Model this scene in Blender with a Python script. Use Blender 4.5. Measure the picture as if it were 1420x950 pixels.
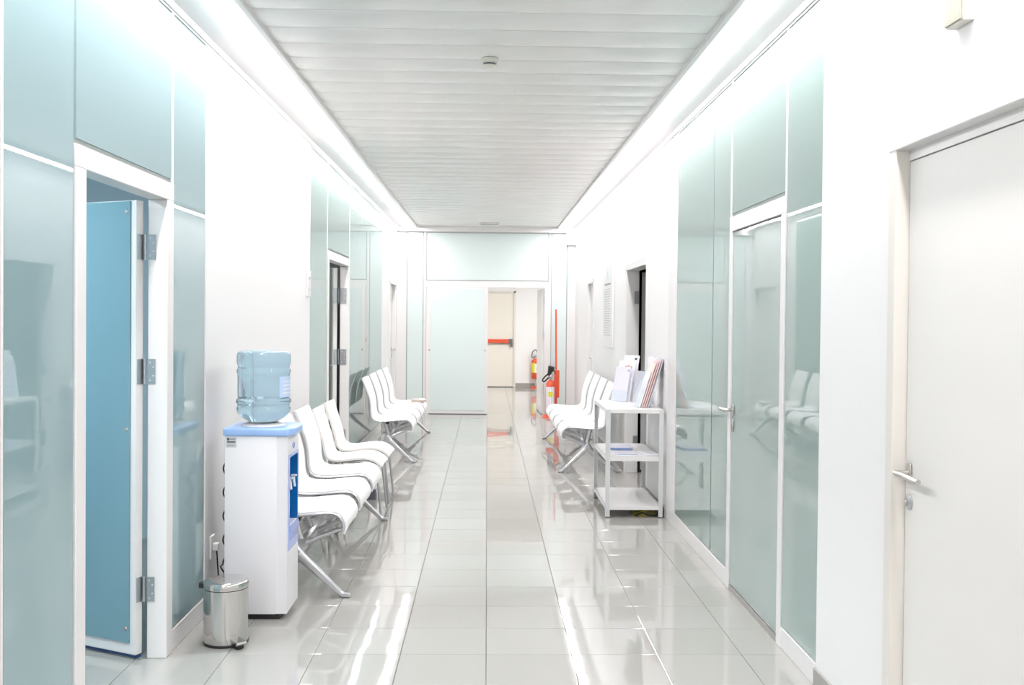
import bpy, bmesh, math, random
from mathutils import Vector, Matrix
random.seed(7)
for o in list(bpy.data.objects):
    bpy.data.objects.remove(o, do_unlink=True)
SC = bpy.context.scene
COL = SC.collection

# ------------------------------------------------------------------ camera
CAM_H = 1.578
cd = bpy.data.cameras.new('camera')
cam = bpy.data.objects.new('camera', cd)
COL.objects.link(cam)
SC.camera = cam
cd.sensor_fit = 'HORIZONTAL'
cd.sensor_width = 36.0
cd.lens = 36.0
cd.shift_y = -13.2 / 1420
cd.clip_start = 0.05
_p, _y, _r = 0.01593, 0.02435, -0.00929
fwd = Vector((math.sin(_y) * math.cos(_p), math.cos(_y) * math.cos(_p), -math.sin(_p)))
rt = Vector((math.cos(_y), -math.sin(_y), 0))
dn = fwd.cross(rt)
r2 = rt * math.cos(_r) + dn * math.sin(_r)
d2 = -rt * math.sin(_r) + dn * math.cos(_r)
mw = Matrix.Identity(4)
for i in range(3):
    mw[i][0], mw[i][1], mw[i][2] = r2[i], -d2[i], -fwd[i]
mw[2][3] = CAM_H
cam.matrix_world = mw

# ------------------------------------------------------------------ world, exposure
w = bpy.data.worlds.new('world')
SC.world = w
w.use_nodes = True
w.node_tree.nodes['Background'].inputs[0].default_value = (0.85, 0.93, 1.0, 1)
w.node_tree.nodes['Background'].inputs[1].default_value = 0.6
SC.view_settings.view_transform = 'Standard'
SC.view_settings.look = 'None'
SC.view_settings.gamma = 1.0
SC.view_settings.use_curve_mapping = False
SC.view_settings.exposure = 0.0
SC.cycles.caustics_reflective = False
SC.cycles.caustics_refractive = False
SC.cycles.use_adaptive_sampling = False
SC.cycles.use_guiding = True
SC.cycles.use_volume_guiding = False
SC.cycles.guiding_training_samples = 24
SC.cycles.sample_clamp_indirect = 4.0
STRIP_POWER = 52.0      # radiance of the corridor light strips
FAR_POWER = 29.0         # added unseen lights in the far lobby and far left room
ROOM_POWER = 66.0        # added unseen light in the near side room, in place of daylight

# ------------------------------------------------------------------ materials
def mat(name, col, rough=0.5, metal=0.0, **kw):
    m = bpy.data.materials.new(name)
    m.use_nodes = True
    b = m.node_tree.nodes['Principled BSDF']
    b.inputs['Base Color'].default_value = (*col, 1)
    b.inputs['Roughness'].default_value = rough
    b.inputs['Metallic'].default_value = metal
    for k, v in kw.items():
        b.inputs[k.replace('_', ' ')].default_value = v
    return m

def bump(m, scale, strength, dist=0.01, detail=2.0, coord='Object', stretch=None):
    nt = m.node_tree
    b = nt.nodes['Principled BSDF']
    tc = nt.nodes.new('ShaderNodeTexCoord')
    n = nt.nodes.new('ShaderNodeTexNoise')
    n.inputs['Scale'].default_value = scale
    n.inputs['Detail'].default_value = detail
    bp = nt.nodes.new('ShaderNodeBump')
    bp.inputs['Strength'].default_value = strength
    bp.inputs['Distance'].default_value = dist
    src = tc.outputs[coord]
    if coord == 'World':
        pass
    if stretch:
        mp = nt.nodes.new('ShaderNodeMapping')
        mp.inputs['Scale'].default_value = stretch
        nt.links.new(src, mp.inputs[0])
        src = mp.outputs[0]
    nt.links.new(src, n.inputs['Vector'])
    nt.links.new(n.outputs[0], bp.inputs['Height'])
    nt.links.new(bp.outputs[0], b.inputs['Normal'])
    return m

def mottled(m, c1, c2, scale, detail=3.0):
    nt = m.node_tree
    b = nt.nodes['Principled BSDF']
    tc = nt.nodes.new('ShaderNodeTexCoord')
    n = nt.nodes.new('ShaderNodeTexNoise')
    n.inputs['Scale'].default_value = scale
    n.inputs['Detail'].default_value = detail
    r = nt.nodes.new('ShaderNodeValToRGB')
    r.color_ramp.elements[0].position = 0.35
    r.color_ramp.elements[1].position = 0.65
    r.color_ramp.elements[0].color = (*c1, 1)
    r.color_ramp.elements[1].color = (*c2, 1)
    nt.links.new(tc.outputs['Object'], n.inputs['Vector'])
    nt.links.new(n.outputs[0], r.inputs[0])
    nt.links.new(r.outputs[0], b.inputs['Base Color'])
    return m

def emit(name, col, power):
    m = mat(name, col, 0.4)
    b = m.node_tree.nodes['Principled BSDF']
    b.inputs['Emission Color'].default_value = (*col, 1)
    b.inputs['Emission Strength'].default_value = power
    m.cycles.emission_sampling = 'FRONT'
    return m

M = {}
M['wall'] = bump(mat('white_plaster', (0.82, 0.82, 0.815), 0.6), 60, 0.12, 0.004)
M['frame'] = mat('white_lacquered_metal', (0.77, 0.765, 0.755), 0.3)
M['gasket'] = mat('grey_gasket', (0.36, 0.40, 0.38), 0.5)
M['glass'] = mat('frosted_teal_glass', (0.29, 0.375, 0.355), 0.01, 0.0, IOR=1.9)
M['glass_room_light'] = mat('frosted_teal_glass_room_light', (0.28, 0.40, 0.42), 0.01, 0.0, IOR=1.9)  # teal glass made bluer to carry the light of the blue room behind
M['wavy_glass'] = bump(mat('wavy_teal_glass', (0.31, 0.395, 0.375), 0.01, 0.0, IOR=1.9), 0.9, 0.22, 0.012, 0.0, 'Object', (1, 1.6, 0.7))
M['blue_lit_glass'] = mat('frosted_glass_blue_light', (0.175, 0.315, 0.37), 0.06, 0.0, IOR=1.5)  # leaf glass: the room's blue light is put into the base colour
M['pale_glass'] = mat('frosted_lit_pale_glass', (0.68, 0.775, 0.755), 0.16, 0.0, IOR=1.5)  # partition glass with a paler colour in place of light from behind
M['grout'] = mat('grey_grout', (0.42, 0.42, 0.41), 0.8)
M['ceiling'] = mat('white_ceiling_metal', (0.82, 0.815, 0.80), 0.24, 0.0, IOR=1.6)
M['soffit'] = mat('white_soffit', (0.82, 0.82, 0.82), 0.5)
M['alu'] = mat('brushed_aluminium', (0.60, 0.61, 0.63), 0.32, 0.85)
M['steel'] = mat('satin_steel', (0.62, 0.60, 0.57), 0.25, 1.0)
M['hinge'] = mat('zinc_hinge', (0.50, 0.52, 0.54), 0.38, 0.9)
M['black'] = mat('black_plastic', (0.015, 0.015, 0.015), 0.4)
M['seat'] = bump(mat('white_seat_mesh', (0.955, 0.95, 0.945), 0.5), 400, 0.15, 0.001)
M['cream_seat'] = mat('cream_seat_shell', (0.91, 0.89, 0.86), 0.4)
M['cooler'] = mat('white_cooler_plastic', (0.84, 0.84, 0.86), 0.35)
M['cooler_top'] = mat('pale_blue_plastic', (0.34, 0.52, 0.86), 0.25)
M['cooler_blue'] = mat('deep_blue_plastic', (0.0, 0.14, 0.42), 0.35)
M['tray'] = mat('lavender_blue_plastic', (0.40, 0.48, 0.80), 0.2)
M['bottle'] = mat('blue_water_bottle', (0.60, 0.82, 0.96), 0.04, 0.0, IOR=1.22, Transmission_Weight=0.80)
M['bottle_label'] = mat('blue_bottle_label', (0.52, 0.66, 0.88), 0.4)
M['paper'] = mat('white_paper', (0.82, 0.82, 0.86), 0.6)
M['lav_paper'] = mat('lavender_paper', (0.68, 0.67, 0.80), 0.5)
M['pink_paper'] = mat('pink_paper', (0.72, 0.50, 0.50), 0.5)
M['grey_paper'] = mat('grey_paper', (0.46, 0.48, 0.54), 0.5)
M['peach_paper'] = mat('peach_paper', (0.80, 0.66, 0.60), 0.5)
M['blue_paper'] = mat('blue_paper', (0.22, 0.32, 0.60), 0.5)
M['news'] = mottled(mat('printed_newspaper', (0.5, 0.42, 0.33), 0.6), (0.62, 0.52, 0.42), (0.34, 0.30, 0.26), 40)
M['ink'] = mat('grey_ink', (0.28, 0.30, 0.34), 0.6)
M['pale_ink'] = mat('pale_ink', (0.55, 0.58, 0.60), 0.6)
M['dark_ink'] = mat('dark_ink', (0.06, 0.07, 0.08), 0.6)
M['orange_ink'] = mat('orange_ink', (0.75, 0.35, 0.12), 0.6)
M['acrylic'] = mat('clear_acrylic', (0.72, 0.84, 0.85), 0.05, 0.0, IOR=1.4, Alpha=0.22)
M['red'] = mat('signal_red', (0.70, 0.09, 0.035), 0.35)
M['yellow'] = mat('label_yellow', (0.75, 0.70, 0.03), 0.5)
M['olive'] = mottled(mat('olive_yellow_fabric', (0.4, 0.33, 0.02), 0.7), (0.45, 0.38, 0.03), (0.05, 0.05, 0.02), 12)
M['base_grey'] = mat('grey_baseboard', (0.33, 0.32, 0.30), 0.4)
M['door'] = mat('off_white_door', (0.80, 0.79, 0.76), 0.35)
M['jamb'] = mat('cream_jamb', (0.74, 0.715, 0.66), 0.4)
M['cream'] = mat('cream_exit_door', (0.79, 0.755, 0.68), 0.45)
M['beige'] = mat('beige_plastic', (0.42, 0.42, 0.34), 0.5)
M['dark_room'] = mat('unlit_room_dark', (0.02, 0.022, 0.022), 0.8)  # near-black colour paints in the dark of the unlit room
M['dark_green'] = mat('dark_green_cloth', (0.004, 0.03, 0.015), 0.8)
M['room_blue'] = mat('blue_grey_paint', (0.60, 0.71, 0.76), 0.6)
M['room_grey'] = mat('grey_green_paint', (0.40, 0.44, 0.42), 0.6)
M['dark_grey'] = mat('dark_grey_plastic', (0.12, 0.13, 0.15), 0.5)
M['sticker'] = mat('grey_sticker', (0.55, 0.58, 0.58), 0.5)
M['tube'] = emit('light_strip_diffuser', (1.0, 0.955, 0.975), STRIP_POWER)
M['far_added_light'] = emit('added_far_light_face', (1.0, 0.97, 0.96), FAR_POWER)
M['room_added_light'] = emit('added_room_light_face', (0.80, 0.93, 1.0), ROOM_POWER)

# polished floor tile: slight shade change from tile to tile, faint ripple in the polish
def tile_mat():
    m = mat('polished_tile', (0.45, 0.445, 0.42), 0.03, 0.0, IOR=1.7)
    nt = m.node_tree
    b = nt.nodes['Principled BSDF']
    oi = nt.nodes.new('ShaderNodeObjectInfo')
    r = nt.nodes.new('ShaderNodeValToRGB')
    r.color_ramp.elements[0].color = (0.365, 0.36, 0.335, 1)
    r.color_ramp.elements[1].color = (0.39, 0.385, 0.36, 1)
    nt.links.new(oi.outputs['Random'], r.inputs[0])
    nt.links.new(r.outputs[0], b.inputs['Base Color'])
    g = nt.nodes.new('ShaderNodeNewGeometry')
    n = nt.nodes.new('ShaderNodeTexNoise')
    n.inputs['Scale'].default_value = 3.2
    n.inputs['Detail'].default_value = 1.0
    bp = nt.nodes.new('ShaderNodeBump')
    bp.inputs['Strength'].default_value = 0.10
    bp.inputs['Distance'].default_value = 0.01
    nt.links.new(g.outputs['Position'], n.inputs['Vector'])
    nt.links.new(n.outputs[0], bp.inputs['Height'])
    nt.links.new(bp.outputs[0], b.inputs['Normal'])
    return m
M['tile'] = tile_mat()

# ------------------------------------------------------------------ mesh helpers: each returns (verts, faces)
def box(x0, x1, y0, y1, z0, z1, bev=0.0, seg=2):
    bm = bmesh.new()
    bmesh.ops.create_cube(bm, size=1)
    for v in bm.verts:
        v.co = Vector(((x0 + x1) / 2 + v.co.x * (x1 - x0), (y0 + y1) / 2 + v.co.y * (y1 - y0), (z0 + z1) / 2 + v.co.z * (z1 - z0)))
    if bev > 0:
        bmesh.ops.bevel(bm, geom=list(bm.edges), offset=bev, segments=seg, affect='EDGES', profile=0.5)
    return grab(bm)

def grab(bm):
    bm.verts.index_update()
    vs = [v.co.copy() for v in bm.verts]
    fs = [[v.index for v in f.verts] for f in bm.faces]
    bm.free()
    return vs, fs

def prism(pts, a0, a1, axis):
    """closed polygon pts extruded along an axis: 0 -> pts are (y,z), 1 -> (x,z), 2 -> (x,y)"""
    def P(p, a):
        return Vector((a, p[0], p[1])) if axis == 0 else Vector((p[0], a, p[1])) if axis == 1 else Vector((p[0], p[1], a))
    n = len(pts)
    vs = [P(p, a0) for p in pts] + [P(p, a1) for p in pts]
    fs = [[i, (i + 1) % n, n + (i + 1) % n, n + i] for i in range(n)] + [list(range(n))[::-1], list(range(n, 2 * n))]
    return vs, fs

def lathe(prof, c=(0, 0, 0), n=28, cap=True):
    vs, fs = [], []
    for r, z in prof:
        for k in range(n):
            a = 2 * math.pi * k / n
            vs.append(Vector((c[0] + r * math.cos(a), c[1] + r * math.sin(a), c[2] + z)))
    for i in range(len(prof) - 1):
        for k in range(n):
            k2 = (k + 1) % n
            fs.append([i * n + k, i * n + k2, (i + 1) * n + k2, (i + 1) * n + k])
    if cap:
        fs.append(list(range(n))[::-1])
        fs.append(list(range((len(prof) - 1) * n, len(prof) * n)))
    return vs, fs

def tube(path, r, n=8, up=None):
    path = [Vector(p) for p in path]
    rs = r if isinstance(r, (list, tuple)) else [r] * len(path)
    vs, fs = [], []
    prev = None
    for i, p in enumerate(path):
        t = (path[min(i + 1, len(path) - 1)] - path[max(i - 1, 0)]).normalized()
        if prev is None:
            a = Vector((0, 0, 1)) if abs(t.z) < 0.9 else Vector((1, 0, 0))
            u = t.cross(a).normalized()
        else:
            u = (prev - t * prev.dot(t)).normalized()
        prev = u
        v = t.cross(u)
        for k in range(n):
            a = 2 * math.pi * k / n
            vs.append(p + (u * math.cos(a) + v * math.sin(a)) * rs[i])
    for i in range(len(path) - 1):
        for k in range(n):
            k2 = (k + 1) % n
            fs.append([i * n + k, i * n + k2, (i + 1) * n + k2, (i + 1) * n + k])
    fs.append(list(range(n))[::-1])
    fs.append(list(range((len(path) - 1) * n, len(path) * n)))
    return vs, fs

def bar(stations, bev=0.0):
    """stations: (x, z, half thickness, half width in y); a tapering flat bar in the xz plane"""
    vs, fs = [], []
    P = [Vector((s[0], 0, s[1])) for s in stations]
    for i, s in enumerate(stations):
        t = (P[min(i + 1, len(P) - 1)] - P[max(i - 1, 0)]).normalized()
        nrm = Vector((-t.z, 0, t.x))
        for a, b in ((1, 0.6), (0.6, 1), (-0.6, 1), (-1, 0.6), (-1, -0.6), (-0.6, -1), (0.6, -1), (1, -0.6)):
            vs.append(P[i] + nrm * s[2] * a + Vector((0, s[3] * b, 0)))
    n = 8
    for i in range(len(P) - 1):
        for k in range(n):
            k2 = (k + 1) % n
            fs.append([i * n + k, i * n + k2, (i + 1) * n + k2, (i + 1) * n + k])
    fs.append(list(range(n))[::-1])
    fs.append(list(range((len(P) - 1) * n, len(P) * n)))
    return vs, fs

def join(*gs):
    vs, fs = [], []
    for v, f in gs:
        o = len(vs)
        vs += v
        fs += [[i + o for i in q] for q in f]
    return vs, fs

def xf(g, m):
    return [m @ v for v in g[0]], g[1]

def smooth_path(pts, k=4):
    pts = [Vector(p) for p in pts]
    out = []
    for i in range(len(pts) - 1):
        p0, p1, p2, p3 = pts[max(i - 1, 0)], pts[i], pts[i + 1], pts[min(i + 2, len(pts) - 1)]
        for j in range(k):
            t = j / k
            out.append(0.5 * ((2 * p1) + (p2 - p0) * t + (2 * p0 - 5 * p1 + 4 * p2 - p3) * t * t + (3 * p1 - p0 - 3 * p2 + p3) * t ** 3))
    out.append(pts[-1])
    return out

ORG = {}
def obj(name, g, material, parent=None, smooth=False, local=False, auto=40):
    """links ONE mesh object; g is in world coordinates unless local"""
    vs, fs = g
    off = Vector((0, 0, 0)) if local or parent is None else ORG[parent.name]
    me = bpy.data.meshes.new(name)
    me.from_pydata([tuple(Vector(v) - off) for v in vs], [], fs)
    bm = bmesh.new()
    bm.from_mesh(me)
    bmesh.ops.recalc_face_normals(bm, faces=list(bm.faces))
    if smooth:
        lim = math.radians(auto)
        for f in bm.faces:
            f.smooth = True
        for e in bm.edges:
            if len(e.link_faces) == 2 and e.calc_face_angle(0) > lim:
                e.smooth = False
    bm.to_mesh(me)
    bm.free()
    me.materials.append(M[material])
    o = bpy.data.objects.new(name, me)
    COL.objects.link(o)
    ORG[o.name] = off
    if parent is not None:
        o.parent = parent
    return o

def tag(o, label, cat, group=None, kind=None):
    o['label'] = label
    o['category'] = cat
    if group:
        o['group'] = group
    if kind:
        o['kind'] = kind
    return o

def thing(name, label, cat, loc, group=None, kind=None, rotz=0.0):
    o = bpy.data.objects.new(name, None)
    COL.objects.link(o)
    o.empty_display_size = 0.1
    o.location = loc
    o.rotation_euler = (0, 0, rotz)
    ORG[o.name] = Vector(loc)
    return tag(o, label, cat, group, kind)

def copy_part(src, parent, loc):
    c = src.copy()
    COL.objects.link(c)
    c.parent = parent
    c.location = loc
    for ch in list(src.children):
        d = ch.copy()
        COL.objects.link(d)
        d.parent = c
    return c

def copy_thing(src, loc, rotz, label, group=None):
    r = src.copy()
    COL.objects.link(r)
    r.location = loc
    r.rotation_euler = (0, 0, rotz)
    r['label'] = label
    if group:
        r['group'] = group
    for ch in list(src.children):
        copy_part(ch, r, ch.location)
    return r

# ------------------------------------------------------------------ dimensions
XL, XR = -1.4576, 1.4212
YB, YE = -6.0, 16.494
ZS = 3.005          # soffit
ZC = 3.02           # slat ceiling
ZP = 2.965          # top of panes
TH = 0.11           # wall thickness
YX = 22.86          # exit wall of the lobby

# ------------------------------------------------------------------ floor
fl = obj('floor', box(-5.2, 4.2, YB - 0.3, YX + 0.3, -0.12, -0.008), 'grout')
tag(fl, 'polished light grey square tile floor running down the corridor', 'floor', kind='structure')
def tile_geo():
    h, b = 0.1987, 0.0012
    vs = [(-h, -h, -0.008), (h, -h, -0.008), (h, h, -0.008), (-h, h, -0.008),
          (-h, -h, -b * 0.6), (h, -h, -b * 0.6), (h, h, -b * 0.6), (-h, h, -b * 0.6),
          (-h + b, -h + b, 0), (h - b, -h + b, 0), (h - b, h - b, 0), (-h + b, h - b, 0)]
    fs = [[0, 1, 5, 4], [1, 2, 6, 5], [2, 3, 7, 6], [3, 0, 4, 7], [4, 5, 9, 8], [5, 6, 10, 9], [6, 7, 11, 10], [7, 4, 8, 11], [8, 9, 10, 11]]
    return [Vector(v) for v in vs], fs
TX0, TY0 = 0.0089, 4.7593
tproto = None
done = set()
cells = []
for j in range(-3, 31):
    for i in range(-4, 4):
        cells.append((i, j))
for i, j in cells:
    x, y = TX0 + 0.4 * (i + 0.5), TY0 + 0.4 * (j + 0.5)
    if y > YE + 0.3:
        continue
    if tproto is None:
        o = tproto = obj('tile', tile_geo(), 'tile', fl, local=True)
    else:
        o = tproto.copy()
        COL.objects.link(o)
        o.parent = fl
    o.location = (x, y, 0)
    o.rotation_euler = (random.gauss(0, 0.0007), random.gauss(0, 0.0007), 0)
    done.add((i, j))
tg = tile_geo()
rest = []
for j in range(-26, 46):
    for i in range(-12, 10):
        if (i, j) in done:
            continue
        x, y = TX0 + 0.4 * (i + 0.5), TY0 + 0.4 * (j + 0.5)
        if y > YX + 0.1:
            continue
        inside = (XL - 0.2 < x < XR + 0.2) or (-4.8 < x < XL and 2.4 < y < 12.2) or (x > XR and 8.8 < y < 11.2) or y > YE
        if not inside:
            continue
        m = Matrix.Translation((x, y, 0)) @ Matrix.Rotation(random.gauss(0, 0.0007), 4, 'X') @ Matrix.Rotation(random.gauss(0, 0.0007), 4, 'Y')
        rest.append(xf(tg, m))
tf = obj('tile_field', join(*rest), 'tile', fl)
tf['kind'] = 'stuff'

# ------------------------------------------------------------------ ceiling
ce = obj('ceiling', box(-1.75, 1.75, YB - 0.2, YE + 0.15, 3.14, 3.2), 'ceiling')
tag(ce, 'white ceiling of wide perforated metal planks across the corridor', 'ceiling', kind='structure')
SL0, SL1 = -1.135, 1.115
prof = [(0.001, 0.030), (0.0012, 0.004), (0.003, 0.001)] + [(0.006 + 0.288 * k / 10, -0.034 * (k / 10) * (1 - k / 10)) for k in range(11)] + [(0.297, 0.001), (0.2988, 0.004), (0.299, 0.030)]
pp = None
y = 5.185 - 0.3 * 20
while y < YE - 0.35:
    if pp is None:
        o = pp = obj('panel', prism(prof, SL0, SL1, 0), 'ceiling', ce, smooth=True, local=True, auto=35)
    else:
        o = pp.copy()
        COL.objects.link(o)
        o.parent = ce
    o.location = (0, y, ZC)
    y += 0.3
o = obj('panel', box(SL0, SL1, y, YE - 0.09, ZC - 0.004, ZC + 0.01), 'ceiling', ce)
for s, x in ((-1, SL0), (1, SL1)):
    e = obj('edge_trim', box(min(x - s * 0.010, x + s * 0.022), max(x - s * 0.010, x + s * 0.022), YB, YE - 0.09, ZC - 0.030, ZC + 0.11, 0.003, 1), 'frame', ce)
ev = obj('rear_ceiling_infill', box(SL0, SL1, YB, 5.185 - 6.0, ZC, ZC + 0.012), 'ceiling', ce)

# soffits and linear lights, one run each side
def light_run(side):
    s = -1 if side == 'left' else 1
    xw = XL if s < 0 else XR
    xi = SL0 - 0.022 if s < 0 else SL1 + 0.022
    a, b = (1.218, 1.302) if s < 0 else (1.198, 1.284)
    xa, xb = s * a, s * b
    m = ZS
    t = thing('trim_%d' % (1 if s < 0 else 2), 'white soffit with a recessed light slot along the %s wall' % side, 'soffit', (xw, 0, ZS), kind='structure')
    obj('soffit_board', box(min(xi, xa), max(xi, xa), YB, YE - 0.09, m, m + 0.10), 'soffit', t)
    obj('soffit_board', box(min(xb, xw), max(xb, xw), YB, YE - 0.09, m, m + 0.10), 'soffit', t)
    obj('wall_bead', box(min(xw, xw - s * 0.012), max(xw, xw - s * 0.012), YB, YE - 0.005, ZP + 0.006, m + 0.002), 'frame', t)
    L = thing('linear_ceiling_light', 'continuous bright light strip in the ceiling along the %s wall' % side, 'ceiling light', (s * (a + b) / 2, 0, ZS), group='light strips in the corridor ceiling')
    obj('housing', box(min(xa, xb), max(xa, xb), YB, YE - 0.09, m + 0.03, m + 0.10), 'frame', L)
    # bowed diffuser profile in (x,z)
    xs0, xs1 = min(xa, xb) + 0.002, max(xa, xb) - 0.002
    pr = [(xs0, m + 0.028)]
    for k in range(5):
        q = k / 4
        pr.append((xs0 + (xs1 - xs0) * q, m + 0.002 - 0.016 * math.sin(math.pi * q)))
    pr.append((xs1, m + 0.028))
    yy = YB + 0.02
    while yy < YE - 0.2:
        y2 = min(yy + 1.5, YE - 0.1)
        obj('diffuser', prism(pr, yy + 0.002, y2 - 0.002, 1), 'tube', L, smooth=True)
        yy = y2
light_run('left')
light_run('right')

# ------------------------------------------------------------------ walls
def wall(name, x0, x1, pts, label):
    o = obj(name, prism(pts, x0, x1, 0), 'wall')
    return tag(o, label, 'wall', kind='structure')
ZT = 3.14
wall('wall_left', XL - TH, XL, [(YB, 0), (1.9, 0), (1.9, ZT), (YB, ZT)], 'white left corridor wall behind the nearest glass panel')
wall('wall_left', XL - TH, XL, [(5.345, 0), (8.455, 0), (8.455, ZT), (5.345, ZT)], 'white left wall section behind the water cooler')
D3 = (15.32, 16.31, 2.09)
wall('wall_left', XL - TH, XL, [(14.23, 0), (D3[0], 0), (D3[0], D3[2]), (D3[1], D3[2]), (D3[1], 0), (YE + 0.1, 0), (YE + 0.1, ZT), (14.23, ZT)], 'white left wall section with a closed door at the far end')
ND = (2.46, 3.53, 2.172)
wall('wall_right', XR, XR + TH, [(YB, 0), (ND[0], 0), (ND[0], ND[2]), (ND[1], ND[2]), (ND[1], 0), (4.335, 0), (4.335, ZT), (YB, ZT)], 'white right wall section around the nearest off-white door')
B2 = (9.17, 10.42, 2.075)
D6 = (13.66, 14.40, 2.075)
wall('wall_right', XR, XR + TH, [(8.0, 0), (B2[0], 0), (B2[0], B2[2]), (B2[1], B2[2]), (B2[1], 0), (D6[0], 0), (D6[0], D6[2]), (D6[1], D6[2]), (D6[1], 0),
     (YE + 0.1, 0), (YE + 0.1, ZT), (8.0, ZT)], 'white right wall section behind the shelf unit and the far seats')
o = obj('wall_back', box(XL - TH, XR + TH, YB - 0.1, YB, 0, ZT), 'wall')
tag(o, 'white wall closing the corridor behind the camera', 'wall', kind='structure')

def skirting(name, x, s, y0, y1, label):
    o = obj(name, box(min(x, x - s * 0.012), max(x, x - s * 0.012), y0, y1, 0.0, 0.088, 0.002, 1), 'base_grey')
    tag(o, label, 'baseboard', kind='structure')
skirting('baseboard_right', XR, 1, 3.60, 4.333, 'grey baseboard below the right wall beside the nearest door')
skirting('baseboard_right', XR, 1, 8.0, 9.15, 'grey baseboard on the right wall behind the shelf unit')
skirting('baseboard_right', XR, 1, 10.5, 13.6, 'grey baseboard on the right wall behind the far seats')
skirting('baseboard_left', XL, -1, 5.35, 8.45, 'grey baseboard on the left wall behind the water cooler')
skirting('baseboard_left', XL, -1, 14.24, 15.28, 'grey baseboard on the left wall before the far door')

# ------------------------------------------------------------------ glass partitions
def pane(win, s, xw, y0, y1, z0, z1, material='glass'):
    """one pane with a thin gasket rim; s = -1 left wall, +1 right wall"""
    g = 0.009
    gb = 0.020 if z0 > 1 else g  # grey gasket left wider above lintels to draw the shadow band there
    x0 = xw + s * 0.004
    p = obj('pane', box(min(x0, x0 + s * 0.012), max(x0, x0 + s * 0.012), y0 + g, y1 - g, z0 + gb, z1 - g), material, win)
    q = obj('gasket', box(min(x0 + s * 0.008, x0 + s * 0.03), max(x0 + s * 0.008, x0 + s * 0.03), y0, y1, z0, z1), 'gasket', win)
    return p

def rail(win, s, xw, y0, y1, z0, z1, name='rail', d=0.05, proud=0.0):
    a, b = xw - s * proud, xw + s * d
    return obj(name, box(min(a, b), max(a, b), y0, y1, z0, z1, 0.002, 1), 'frame', win)

# window_1: nearest left partition
W1 = thing('window_1', 'frosted teal glass partition around the open door on the left', 'glass partition', (XL, 3.6, 0), kind='structure')
pane(W1, -1, XL, 1.93, 3.112, 0.10, ZP, 'glass_room_light')
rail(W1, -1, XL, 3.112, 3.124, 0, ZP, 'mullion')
pane(W1, -1, XL, 3.124, 3.662, 0.10, ZP, 'glass_room_light')
pane(W1, -1, XL, 3.668, 4.776, 2.178, ZP, 'glass_room_light')
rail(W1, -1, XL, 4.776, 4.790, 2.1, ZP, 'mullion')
pane(W1, -1, XL, 4.790, 5.343, 0.10, ZP, 'glass_room_light')
rail(W1, -1, XL, 1.9, 3.662, 0, 0.10, 'bottom_rail')
rail(W1, -1, XL, 4.786, 5.345, 0, 0.10, 'bottom_rail')
rail(W1, -1, XL, 1.9, 5.345, ZP, ZT, 'top_rail')

def door_frame(d, s, xw, y0, y1, zi, zo, jw, depth=0.09, proud=0.004):
    a, b = xw - s * proud, xw + s * depth
    obj('jamb', box(min(a, b), max(a, b), y0, y0 + jw, 0, zi, 0.003, 1), 'frame', d)
    obj('jamb', box(min(a, b), max(a, b), y1 - jw, y1, 0, zi, 0.003, 1), 'frame', d)
    obj('lintel', box(min(a, b), max(a, b), y0, y1, zi, zo, 0.003, 1), 'frame', d)

def hinge(d, px, py, z0, z1, ang, jx0, jx1, jy):
    """plate on the jamb reveal, plate on the leaf edge, knuckle between them"""
    h = obj('hinge', box(min(jx0, jx1), max(jx0, jx1), jy - 0.003, jy, z0, z1), 'hinge', d)
    obj('knuckle', lathe([(0.006, z0), (0.006, z1)], (px, py, 0), 10), 'hinge', h, smooth=True)
    for k in range(2):
        for q in range(2):
            xx = min(jx0, jx1) + abs(jx1 - jx0) * (0.3 + 0.42 * q)
            zz = z0 + (z1 - z0) * (0.14 + 0.72 * k + (0.16 - 0.32 * k) * (q == 1) * 1.2)
            obj('screw', xf(lathe([(0.004, 0), (0.003, 0.0015)], n=8), Matrix.Translation((xx, jy - 0.003, zz)) @ Matrix.Rotation(math.pi / 2, 4, 'X')), 'frame', h)
    return h

def leaf(d, p0, ang, width, zt, glassmat, hinges, frame_mat='frame'):
    """open leaf: p0 hinge-side corner of the face towards the camera, ang direction of the leaf"""
    m = Matrix.Translation((p0[0], p0[1], 0)) @ Matrix.Rotation(ang, 4, 'Z')
    # local x along the leaf, local y away from the viewer
    t = 0.042
    L = obj('leaf', xf(box(0, width, -t, 0, 0.022, zt, 0.003, 1), m), frame_mat, d)
    obj('pane', xf(box(0.034, width - 0.034, 0.0, 0.006, 0.075, zt - 0.004), m), glassmat, L)
    obj('gap_shade_strip', xf(box(0.0, width, -t * 0.8, -t * 0.2, 0.008, 0.022), m), 'gap_shade', L)  # navy strip drawing the shadowed gap below the leaf
    for z in (0.14, 1.05, zt - 0.05):
        obj('glass_button', xf(lathe([(0.011, 0), (0.009, 0.004)], n=12), m @ Matrix.Translation((0.055, 0.006, z)) @ Matrix.Rotation(-math.pi / 2, 4, 'X')), 'steel', L, smooth=True)
    for z0, z1 in hinges:
        obj('hinge_plate', xf(box(-0.0025, 0.0, -t + 0.002, -0.004, z0, z1), m), 'hinge', L)
    return L
M['gap_shade'] = mat('navy_gap_shade', (0.02, 0.05, 0.16), 0.5)

D1 = thing('door_1', 'open glass door with pane coloured for blue room light and white frame on the left', 'door', (XL, 4.2, 0), kind='structure')
door_frame(D1, -1, XL, 3.662, 4.786, 2.096, 2.176, 0.09, 0.085)
hz = [(1.822, 1.936), (1.256, 1.370), (0.262, 0.375)]
aA = math.atan2(0.454, -0.891)
for z0, z1 in hz:
    hinge(D1, -1.556, 4.694, z0, z1, 0, -1.542, -1.508, 4.696)
leaf(D1, (-1.585, 4.668), aA, 0.96, 2.089, 'blue_lit_glass', hz)

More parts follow.
